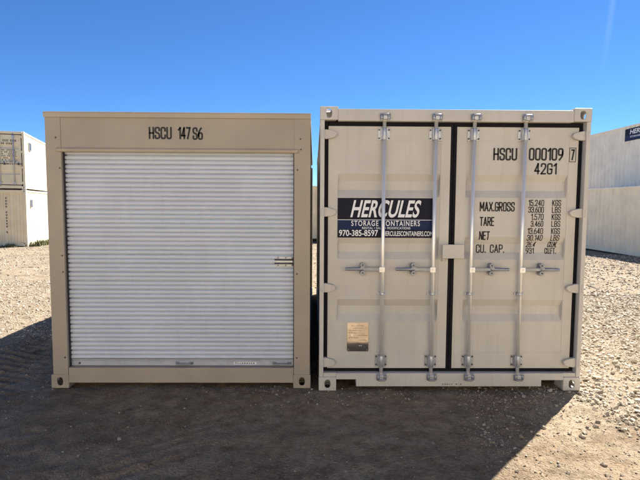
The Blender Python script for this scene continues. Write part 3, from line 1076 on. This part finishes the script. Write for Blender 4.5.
# name sign between the bars
SGY = DOOR_Y - 0.001
x0, x1, z0, z1 = fd(0.163, 1.423, 1.043, 1.781)
zm = 1.586 * 1.0152 - 0.026
zl = 1.497 * 1.0152 - 0.026
mb = MB(); mb.box(x0, x1, SGY, SGY + 0.003, z0, z1)
sign = part('name_sign', mb, 'navy_dark', R)
mb = MB(); mb.box(x0 + 0.001, x1 - 0.001, SGY - 0.0006, SGY + 0.001, zl, zm - 0.004)
part('sign_band', mb, 'navy', sign)
mb = MB(); mb.box(x0 + 0.001, x1 - 0.001, SGY - 0.0008, SGY + 0.001, zm - 0.004, zm + 0.0005)
part('sign_line', mb, 'white', sign)
ss = lambda x, z: SGY
T = [font_text('HERCULES', *fd(0.277, 1.606, 0.924, 1.763), shear=0.22, bold=0.022, spacing=1.02),
     font_text('STORAGE CONTAINERS', *fd(0.287, 1.529, 0.908, 1.577), bold=0.012, spacing=1.22),
     font_text('RENTAL \u2022 SALES \u2022 MODIFICATIONS', *fd(0.385, 1.500, 0.822, 1.521), bold=0.008, spacing=1.1),
     font_text('970-385-8597', *fd(0.177, 1.437, 0.530, 1.493), bold=0.016),
     font_text('HERCULESCONTAINERS.COM', *fd(0.578, 1.439, 1.024, 1.483), bold=0.014)]
for t_ in T:
    print_on('lettering', t_, 'white', sign, ss, lift=0.0016)

# rating plate
x0, x1, z0, z1 = fd(0.259, 0.375, 0.454, 0.642)
mb = MB()
r = 0.012
P = []
for cx_, cz_, a0 in ((x0 + r, z0 + r, 180), (x1 - r, z0 + r, 270), (x1 - r, z1 - r, 0), (x0 + r, z1 - r, 90)):
    for k in range(5):
        t_ = math.radians(a0 + 22.5 * k)
        P.append((cx_ + r * math.cos(t_), cz_ + r * math.sin(t_)))
mb.prism(P, DOOR_Y - 0.0025, DOOR_Y - 0.0)
plate = part('rating_plate', mb, 'plate', R)
mb = MB()
for k, (f0, f1) in enumerate(((0.2, 0.8), (0.28, 0.72), (0.08, 0.62), (0.08, 0.42), (0.5, 0.92), (0.08, 0.48), (0.55, 0.9))):
    zz = z1 - 0.032 - 0.0225 * k
    xx = x0 + (x1 - x0) * f0
    while xx < x0 + (x1 - x0) * f1:
        wd = rnd.uniform(0.004, 0.014)
        mb.add([(xx, 0, zz), (xx + wd, 0, zz), (xx + wd, 0, zz + 0.0045), (xx, 0, zz + 0.0045)], [(0, 1, 2, 3)])
        xx += wd + 0.005
print_on('etched_lines', mb, 'plate_ink', plate, lambda x, z: DOOR_Y - 0.0025, lift=0.0005)
mb = MB()
for px in (x0 + 0.012, x1 - 0.012):
    for pz in (z0 + 0.012, z1 - 0.012):
        m2 = MB(); m2.disc_bolt(0, 0, 0, 0.005, 0.003, 8)
        part('rivet', m2, 'plate', plate, (px, DOOR_Y - 0.0025, pz))
mb.tube(((x0 + x1) / 2 + 0.025, DOOR_Y - 0.0025, z0 + 0.05), ((x0 + x1) / 2 + 0.025, DOOR_Y - 0.006, z0 + 0.05), 0.014, 12, 0.008)
part('plate_boss', mb, 'plate', plate)
# the plate is riveted on a touch proud at its foot
pv = Matrix.Translation((0, DOOR_Y - 0.0025, z1))
plate.matrix_local = pv @ Matrix.Rotation(-0.02, 4, 'X') @ pv.inverted()

# ================================================================== near left: container with roll-up door
LW, LH, LD = 2.414, 2.538, 4.877
L = thing('shuttered_container', 'taupe storage container with white ribbed roll-up door under a black number', 'container', (-2.490, 0.06, 0))
shell(L, LW, LD, LH, 'taupe', casts=('fl', 'fr', 'bl', 'br'), top_casts=False)
for (a, b, ia, ib) in ((0.020, 0.158, 0.150, 0.158), (2.258, 2.406, 2.258, 2.266)):
    mb = MB()
    mb.box(a, b, 0.0, 0.012, 0.128, 2.4915)                     # face
    mb.box(ia, ib, 0.012, 0.075, 0.19, 2.4915)                  # return into the opening
    o_ = (a, a + 0.008) if a < 1 else (b - 0.008, b)
    mb.box(o_[0], o_[1], 0.012, 0.16, 0.128, 2.4915)
    part('corner_post', mb, 'taupe', L, bevel=0.003)
mb = MB(); mb.box(0.158, 2.258, 0.006, 0.016, 2.20, 2.4915)
header = part('header_panel', mb, 'taupe', L)
mb = MB()
mb.box(0.013, 2.408, -0.012, 0.10, 2.530, 2.538); mb.box(0.013, 2.408, -0.012, -0.0005, 2.488, 2.530)
part('roof_cap', mb, 'lintel', L, bevel=0.003)
mb = MB(); mb.tube((0.122, 0.0, 2.199), (2.294, 0.0, 2.199), 0.0185, 14)
part('drip_tube', mb, 'lintel', L, bevel=0.002)
mb = MB(); mb.box(0.162, LW - 0.162, 0.0, 0.09, 0.050, 0.192); mb.box(0.158, 2.258, 0.013, 0.09, 0.182, 0.1955) if False else None
part('door_sill', mb, 'taupe', L, bevel=0.004)
for (a, b) in ((0.020, 0.162), (LW - 0.162, 2.406)):
    mb = MB(); mb.box(a, b, 0.013, 0.09, 0.129, 0.192)
    part('sill_end', mb, 'taupe', L)
# guides: strips in the jambs, the slot's shadow put into their dark colour
for (a, b) in ((0.1585, 0.166), (2.250, 2.2575)):
    mb = MB(); mb.box(a, b, 0.028, 0.074, 0.194, 2.21)
    part('door_guide', mb, 'guide', L, bevel=0.002)
# lettering on the header
T = [stroke_text('HSCU', 0.947, 1.155, 2.300, 2.411), stroke_text('147', 1.208, 1.325, 2.300, 2.411), stroke_text('S6', 1.340, 1.435, 2.296, 2.409)]
for t_ in T:
    print_on('lettering', t_, 'ink', header, lambda x, z: 0.006)
# curtain: one slat per corrugation
CX0, CX1 = 0.1665, 2.2495
PIT = 0.0826
CY = 0.058
slat_prof = [(0.026, -0.0020), (0.026, 0.0030), (0.0000, 0.0040), (-0.0055, 0.0075), (-0.0085, 0.015), (-0.0085, 0.026), (-0.0055, 0.0335),
             (-0.0010, 0.0374), (0.0150, 0.0382), (0.0150, 0.0424), (-0.0010, 0.0432), (-0.0050, 0.0470), (-0.0075, 0.054), (-0.0075, 0.066), (-0.0050, 0.0725), (0.0000, 0.0768), (0.026, 0.0776), (0.026, 0.0808)]
door = MB()
bz = 0.197
# bottom bar with pressed grooves carries the slats
prof = [(0.016, 0.0), (-0.004, 0.0), (-0.006, 0.003), (-0.006, 0.009), (-0.002, 0.012), (-0.002, 0.036), (-0.006, 0.039), (-0.006, 0.047), (0.003, 0.050), (0.003, 0.053), (-0.004, 0.056), (-0.004, 0.0605), (0.016, 0.062)]
door.extrude_x([(CY + y, bz + z) for y, z in prof], CX0, CX1, caps=True)
rdoor = part('roll_up_door', door, 'bar_grey', L)
mb = MB(); mb.box(0, CX1 - CX0, 0.0, 0.001, 0, 0.001)
smb = MB(); smb.extrude_x(slat_prof, 0, CX1 - CX0, smooth=True)
sme = smb.mesh('slat')
b_ = bmesh.new(); b_.from_mesh(sme)
for f in b_.faces:
    f.normal_update()
    if f.normal.y > 0: f.normal_flip()
b_.to_mesh(sme); b_.free()
sme.materials.append(MAT['curtain'])
zz = bz + 0.0625
while zz < 2.19:
    sl = link('slat', sme, None, rdoor, (CX0, CY + rnd.uniform(-0.0008, 0.0008), zz + rnd.uniform(-0.0003, 0.0003)))
    sl.rotation_euler = (rnd.uniform(-0.006, 0.006), rnd.uniform(-0.0002, 0.0002), rnd.uniform(-0.0004, 0.0004))
    zz += PIT
mb = MB(); mb.box(CX0, CX1, CY + 0.026, CY + 0.030, bz + 0.06, 2.24)
part('backing_sheet', mb, 'curtain', rdoor)
# pull handles on the bottom bar
for (a, b) in ((1.141, 1.307), (2.053, 2.230)):
    mb = MB()
    y = CY - 0.004
    for x in (a + 0.018, b - 0.018):
        mb.box(x - 0.018, x + 0.018, y - 0.004, y - 0.0005, bz + 0.012, bz + 0.040)
        mb.tube((x, y - 0.002, bz + 0.026), (x, y - 0.034, bz + 0.024), 0.006, 8)
    mb.tube((a + 0.012, y - 0.034, bz + 0.024), (b - 0.012, y - 0.034, bz + 0.024), 0.007, 10)
    part('pull_handle', mb, 'galv_dark', rdoor, bevel=0.001)
mb = MB(); mb.box(1.689, 1.901, CY - 0.0032, CY - 0.0023, bz + 0.0125, bz + 0.0355)
stk = part('sticker', mb, 'white', rdoor)
mb = MB()
xx = 1.70
while xx < 1.885:
    wd = rnd.uniform(0.006, 0.018); hgt = 0.012 if xx > 1.725 else 0.016
    mb.add([(xx, 0, bz + 0.017), (xx + wd, 0, bz + 0.017), (xx + wd, 0, bz + 0.017 + hgt), (xx, 0, bz + 0.017 + hgt)], [(0, 1, 2, 3)])
    xx += wd + 0.007
print_on('sticker_print', mb, 'fadeink', rdoor, lambda x, z: CY - 0.0032, lift=0.0005)
mb = MB(); mb.disc_bolt(0.24, CY - 0.002, bz + 0.024, 0.010, 0.006, 8)
part('bar_bolt', mb, 'bolt', rdoor)
# slide latch
zl_ = 1.190
mb = MB()
mb.box(2.083, 2.243, CY - 0.014, CY - 0.006, zl_ - 0.040, zl_ + 0.042)
for z in (zl_ - 0.034, zl_, zl_ + 0.036):
    mb.box(2.090, 2.243, CY - 0.022, CY - 0.014, z - 0.010, z + 0.010)
lt = part('slide_latch', mb, 'galv', rdoor, bevel=0.002)
for z in (zl_ - 0.017, zl_ + 0.018):
    mb = MB(); mb.tube((2.076, CY - 0.022, z), (2.256, CY - 0.022, z), 0.0065, 10)
    part('latch_rod', mb, 'bolt', rdoor)
for x in (2.108, 2.180, 2.238):
    for z in (zl_ - 0.034, zl_ + 0.036):
        mb = MB(); mb.tube((x, CY - 0.022, z), (x, CY - 0.028, z), 0.006, 8)
        part('rivet', mb, 'bolt', rdoor)
# self-drilling screws on the posts
for (x, z) in ((0.114, 2.309), (0.143, 2.037), (0.137, 1.242), (0.141, 1.091), (0.133, 0.291), (2.316, 2.310), (2.319, 2.217), (2.288, 2.032), (2.285, 1.080), (2.284, 0.289)):
    mb = MB(); mb.tube((0, 0, 0), (0, -0.005, 0), 0.0085, 8, 0.006)
    part('screw', mb, 'bolt', L, (x, 0.0, z))

# ================================================================== far containers
def far_container(name, label, W, D, H, mat, loc, rotz, front, print_text=None, end_mat=None, number_col=False, vents=()):
    em = end_mat or mat
    t = thing(name, label, 'container', loc, rotz)
    shell(t, W, D, H, mat)
    for s in (-1, 1):
        mb = MB()
        a, b = (0.004, 0.10) if s < 0 else (W - 0.10, W - 0.004)
        mb.box(a, b, 0.004, 0.14, 0.128, H - 0.118)
        part('corner_post', mb, em, t, bevel=0.006)
    mb = MB(); mb.box(0.162, W - 0.162, 0.004, 0.10, H - 0.125, H - 0.012)
    part('header_rail', mb, em, t, bevel=0.005)
    mb = MB(); mb.box(0.162, W - 0.162, 0.004, 0.10, 0.03, 0.165)
    part('door_sill', mb, em, t, bevel=0.004)
    if front == 'wall':
        mb = MB()
        corrugated(mb, W - 0.2, 0.165, H - 0.125, Vector((0.1, 0.03, 0)), Vector((1, 0, 0)), Vector((0, -1, 0)), 0.25, 0.045)
        part('end_wall', mb, em, t, fix=False)
        # a column of characters painted down one rib, too small to read
        mb = MB()
        for k in range(13):
            z = H - 0.42 - k * 0.128
            if k in (4, 11): continue
            mb.add([(1.60, 0, z), (1.66, 0, z), (1.66, 0, z + 0.085), (1.60, 0, z + 0.085)], [(0, 1, 2, 3)])
        print_on('painted_number', mb, 'fadeink', t, lambda x, z: 0.028)
    else:
        gz0, gz1 = 0.20, H - 0.16
        mb = MB(); mb.box(0.10, W - 0.10, 0.084, 0.098, 0.165, H - 0.125)
        part('gasket', mb, 'rubber', t)
        for k in range(2):
            a, b = ((0.14, W / 2 - 0.022), (W / 2 + 0.022, W - 0.14))[k]
            mb = MB()
            zs = [gz0, 0.64, 0.70, 0.80, 0.86, 1.22, 1.28, 1.38, 1.44, 1.80, 1.86, 1.96, 2.02, gz1]
            prof = []
            for i, z in enumerate(zs):
                dep = 0.036 if (i - 1) % 4 in (1, 2) and 0 < i < len(zs) - 1 else 0.0
                prof.append((0.045 + dep, z))
            mb.extrude_x(prof, a, b)
            mb.box(a, a + 0.09, 0.040, 0.054, gz0, gz1); mb.box(b - 0.09, b, 0.040, 0.054, gz0, gz1)
            d = part('door', mb, em, t, fix=False)
            for f in (0.28, 0.80) if k == 0 else (0.20, 0.72):
                x = a + (b - a) * f
                mb = MB(); mb.tube((x, 0.012, 0.12), (x, 0.012, H - 0.09), 0.022, 10)
                part('locking_bar', mb, 'galv', d)
                mb = MB(); mb.box(x - 0.05, x + 0.05, -0.006, 0.04, gz1 - 0.12, gz1 - 0.02); mb.box(x - 0.05, x + 0.05, -0.006, 0.04, gz0 + 0.02, gz0 + 0.12)
                part('bearing_bracket', mb, 'galv', d)
                sgn = -1 if k == 0 else 1
                mb = MB(); mb.tube((x, -0.006, 1.13), (x + sgn * 0.33, -0.006, 1.12), 0.013, 8); mb.box(x + sgn * 0.18 - 0.03, x + sgn * 0.18 + 0.03, -0.01, 0.04, 1.08, 1.18)
                part('handle', mb, 'bolt', d)
            hx = 0.02 if k == 0 else W - 0.16
            for z in (0.24, 0.94, 1.64, H - 0.28):
                mb = MB(); mb.box(hx, hx + 0.14, 0.0, 0.044, z, z + 0.085)
                part('hinge', mb, em, d)
            # weights table and number, unreadable at this distance: short rows of dark marks
            mb = MB()
            r_ = random.Random(5 + k)
            rowsz = [(H - 0.47, 0.10), (H - 0.60, 0.09)] if k == 1 else ([(H - 0.47, 0.10)] if False else [])
            rowsz += [(1.72 - 0.088 * i, 0.055) for i in range(8)] if k == 1 else [(1.70, 0.06), (1.58, 0.06), (1.46, 0.06)]
            for zi, (z, hh) in enumerate(rowsz):
                x = a + 0.28
                while x < b - 0.22:
                    wd = r_.uniform(0.03, 0.05)
                    if r_.random() < 0.8:
                        mb.add([(x, 0, z), (x + wd, 0, z), (x + wd, 0, z + hh), (x, 0, z + hh)], [(0, 1, 2, 3)])
                    x += wd + 0.022
            def fsurf(x, z):
                for j in range(len(prof) - 1):
                    if prof[j][1] <= z <= prof[j + 1][1]:
                        u = (z - prof[j][1]) / max(1e-6, prof[j + 1][1] - prof[j][1])
                        return prof[j][0] * (1 - u) + prof[j + 1][0] * u
                return 0.045
            print_on('painted_marks', mb, 'fadeink', d, fsurf, zs, lift=0.002)
    for (y, z) in vents:
        # small louvred vent on the right-hand side wall
        mb = MB(); mb.box(W - 0.028, W + 0.012, y - 0.17, y + 0.17, z - 0.19, z + 0.19)
        v = part('vent', mb, 'galv_dark', t, bevel=0.01)
        for k in range(4):
            m2 = MB(); m2.box(W + 0.012, W + 0.024, y - 0.13, y + 0.10, z - 0.13 + k * 0.075, z - 0.09 + k * 0.075)
            part('louvre', m2, 'bolt', v)
    return t

def gz(x, y):
    return float(height(np.array([x]), np.array([y]))[0])

# left stack, turned a little to the right
A = math.radians(17.5)
cx_, cy_ = -13.16, 17.75       # near right-hand bottom corner
LZ = -0.245
ox, oy = cx_ - RW * math.cos(A), cy_ - RW * math.sin(A)
far_container('shipping_container', 'tan container at the bottom of the left stack, its ribbed end wall towards the camera', RW, 6.06, RH, 'far_cream', (ox, oy, LZ), A, 'wall', end_mat='far_tan', vents=((0.95, 1.98),))
dx_, dy_ = -0.03, 0.06
far_container('shipping_container', 'tan container with cargo doors stacked on top at the far left', RW, 6.06, RH, 'far_cream', (ox + dx_, oy + dy_, LZ + RH + 0.035), A, 'doors', end_mat='far_tan', vents=((1.05, 2.02),))
# twist-lock blocks between the two
# (part of the upper box, they travel with it)
upper = [o for o in bpy.data.objects if o.get('label', '').startswith('tan container with cargo doors')][0]
for (bx_, by_) in ((0.08, 0.09), (RW - 0.08, 0.09), (0.08, 5.97), (RW - 0.08, 5.97)):
    mb = MB(); mb.box(bx_ - 0.06, bx_ + 0.06, by_ - 0.07, by_ + 0.07, -0.036, 0.0)
    part('twist_lock', mb, 'bolt', upper)

# right: single container along the yard, and a taller stack behind it
RX, RY0 = 11.70, 7.2
B90 = math.radians(90)
def side_container(label, x_face, y0, D, H, z, mat, front='doors', rot=0.0):
    return far_container('shipping_container', label, RW, D, H, mat, (x_face, y0, z), rot, front)
side_container('pale cream container standing alone on the gravel at right, lower one in front', RX, 6.2, 12.19, RH, -0.11, 'far_cream', rot=0.0)
side_container('pale grey container at the bottom of the rear right stack', 14.25, 9.0, 12.19, RH, -0.14, 'far_grey', rot=math.radians(1.2))
up = side_container('pale grey container on top at far right with a dark blue banner', 14.25, 9.0, 12.19, 2.896, -0.14 + RH + 0.03, 'far_grey', rot=math.radians(1.2))
for (bx_, by_) in ((0.08, 0.09), (RW - 0.08, 0.09), (0.08, 12.10), (RW - 0.08, 12.10)):
    mb = MB(); mb.box(bx_ - 0.06, bx_ + 0.06, by_ - 0.07, by_ + 0.07, -0.031, 0.0)
    part('twist_lock', mb, 'bolt', up)
# banner on the upper box (left side wall faces the yard); local y runs away from the camera
mb = MB(); by0, by1, bz0, bz1 = 6.5, 8.62, 2.20, 2.74
mb.box(0.012, 0.029, by0, by1, bz0, bz1)
ban = part('name_banner', mb, 'navy_dark', up)
mb = MB(); mb.box(0.0105, 0.014, by0 + 0.01, by1 - 0.01, bz0 + 0.01, bz0 + 0.24)
part('banner_band', mb, 'navy', ban)
def on_side(mb_in, x):
    m = MB(); m.add([(x, -a, c) for a, _, c in mb_in.v], mb_in.f); return m
m1 = font_text('HERCULES', -by1 + 0.32, -by0 - 0.10, bz0 + 0.28, bz1 - 0.05, shear=0.22, bold=0.022)
m2 = font_text('STORAGE CONTAINERS', -by1 + 0.35, -by0 - 0.12, bz0 + 0.13, bz0 + 0.21, bold=0.012)
m = MB()
for q in (m1, m2):
    q2 = on_side(q, 0.0095); m.add(q2.v, q2.f)
part('lettering', m, 'white', ban)
mb = MB(); mb.box(0.022, 0.028, 11.38, 11.46, 2.46, 2.60)
part('red_mark', mb, 'red', up)

# box seen through the slit between the two near containers
fc = far_container('shipping_container', 'distant pale container glimpsed through the narrow gap between the two near containers', RW, 6.06, 2.896, 'far_tan', (-0.9, 21.6, gz(0, 21.6) + 0.16), math.radians(4), 'wall')
for (bx_, by_) in ((0.25, 0.25), (RW - 0.25, 0.25), (0.25, 5.8), (RW - 0.25, 5.8)):
    mb = MB(); mb.box(bx_ - 0.25, bx_ + 0.25, by_ - 0.12, by_ + 0.12, -0.25, 0.0)
    part('timber_block', mb, 'timber', fc, bevel=0.01)

# unseen stacks of cream boxes, added behind the camera to bounce light forward
for k, (xr, word) in enumerate(((13.2, 'right-hand'), (0.4, 'left-hand'))):
    zb_ = gz(xr - 6, -10.5)
    side = far_container('shipping_container', 'added unseen cream container bouncing light, bottom of the %s stack behind the camera' % word, RW, 12.19, RH, 'far_cream', (xr, -12.0, zb_), B90, 'doors')
    side = far_container('shipping_container', 'added unseen cream container bouncing light, top of the %s stack behind the camera' % word, RW, 12.19, RH, 'far_cream', (xr, -12.0, zb_ + RH + 0.004), B90, 'doors')

# ------------------------------------------------------------------ weeds along the foot of the left stack
def build_weeds():
    r = random.Random(3)
    mb = MB()
    ca, sa = math.cos(A), math.sin(A)
    spots = []
    for k in range(15):
        u = r.uniform(-0.5, 2.3); v = r.uniform(-0.25, -0.03)
        spots.append((ox + u * ca - v * sa, oy + u * sa + v * ca, r.uniform(0.08, 0.22)))
    for k in range(16):
        u = r.uniform(2.5, 2.95); v = r.uniform(-0.3, 2.4)
        spots.append((ox + u * ca - v * sa, oy + u * sa + v * ca, r.uniform(0.12, 0.34)))
    for (x, y, h) in spots:
        z = gz(x, y) - 0.01
        for j in range(34):
            a = r.uniform(0, 2 * math.pi); ln = h * r.uniform(0.5, 1.1); sp = r.uniform(0.15, 0.8) * h
            bx, by = x + r.gauss(0, 0.07), y + r.gauss(0, 0.07)
            w = r.uniform(0.006, 0.016)
            px, py = -math.sin(a) * w, math.cos(a) * w
            tx, ty = bx + math.cos(a) * sp, by + math.sin(a) * sp
            mx, my = bx + math.cos(a) * sp * 0.35, by + math.sin(a) * sp * 0.35
            mb.add([(bx - px, by - py, z), (bx + px, by + py, z), (mx + px * 1.4, my + py * 1.4, z + ln * 0.65), (mx - px * 1.4, my - py * 1.4, z + ln * 0.65), (tx, ty, z + ln)],
                   [(0, 1, 2, 3), (3, 2, 4)])
    m, nt, b = newmat('weed_leaf')
    n = noise(nt, 9, 3, 0.6, coords(nt))
    c = ramp(nt, n.outputs['Fac'], [(0.3, (0.11, 0.125, 0.045)), (0.55, (0.16, 0.17, 0.075)), (0.75, (0.33, 0.28, 0.15))])
    nt.links.new(c.outputs[0], b.inputs['Base Color'])
    b.inputs['Roughness'].default_value = 0.7
    MAT['weed'] = m
    o = part('weeds', mb, 'weed', None, fix=False)
    o['kind'] = 'stuff'; o['label'] = 'low green weeds along the foot of the left container stack'; o['category'] = 'weeds'
build_weeds()
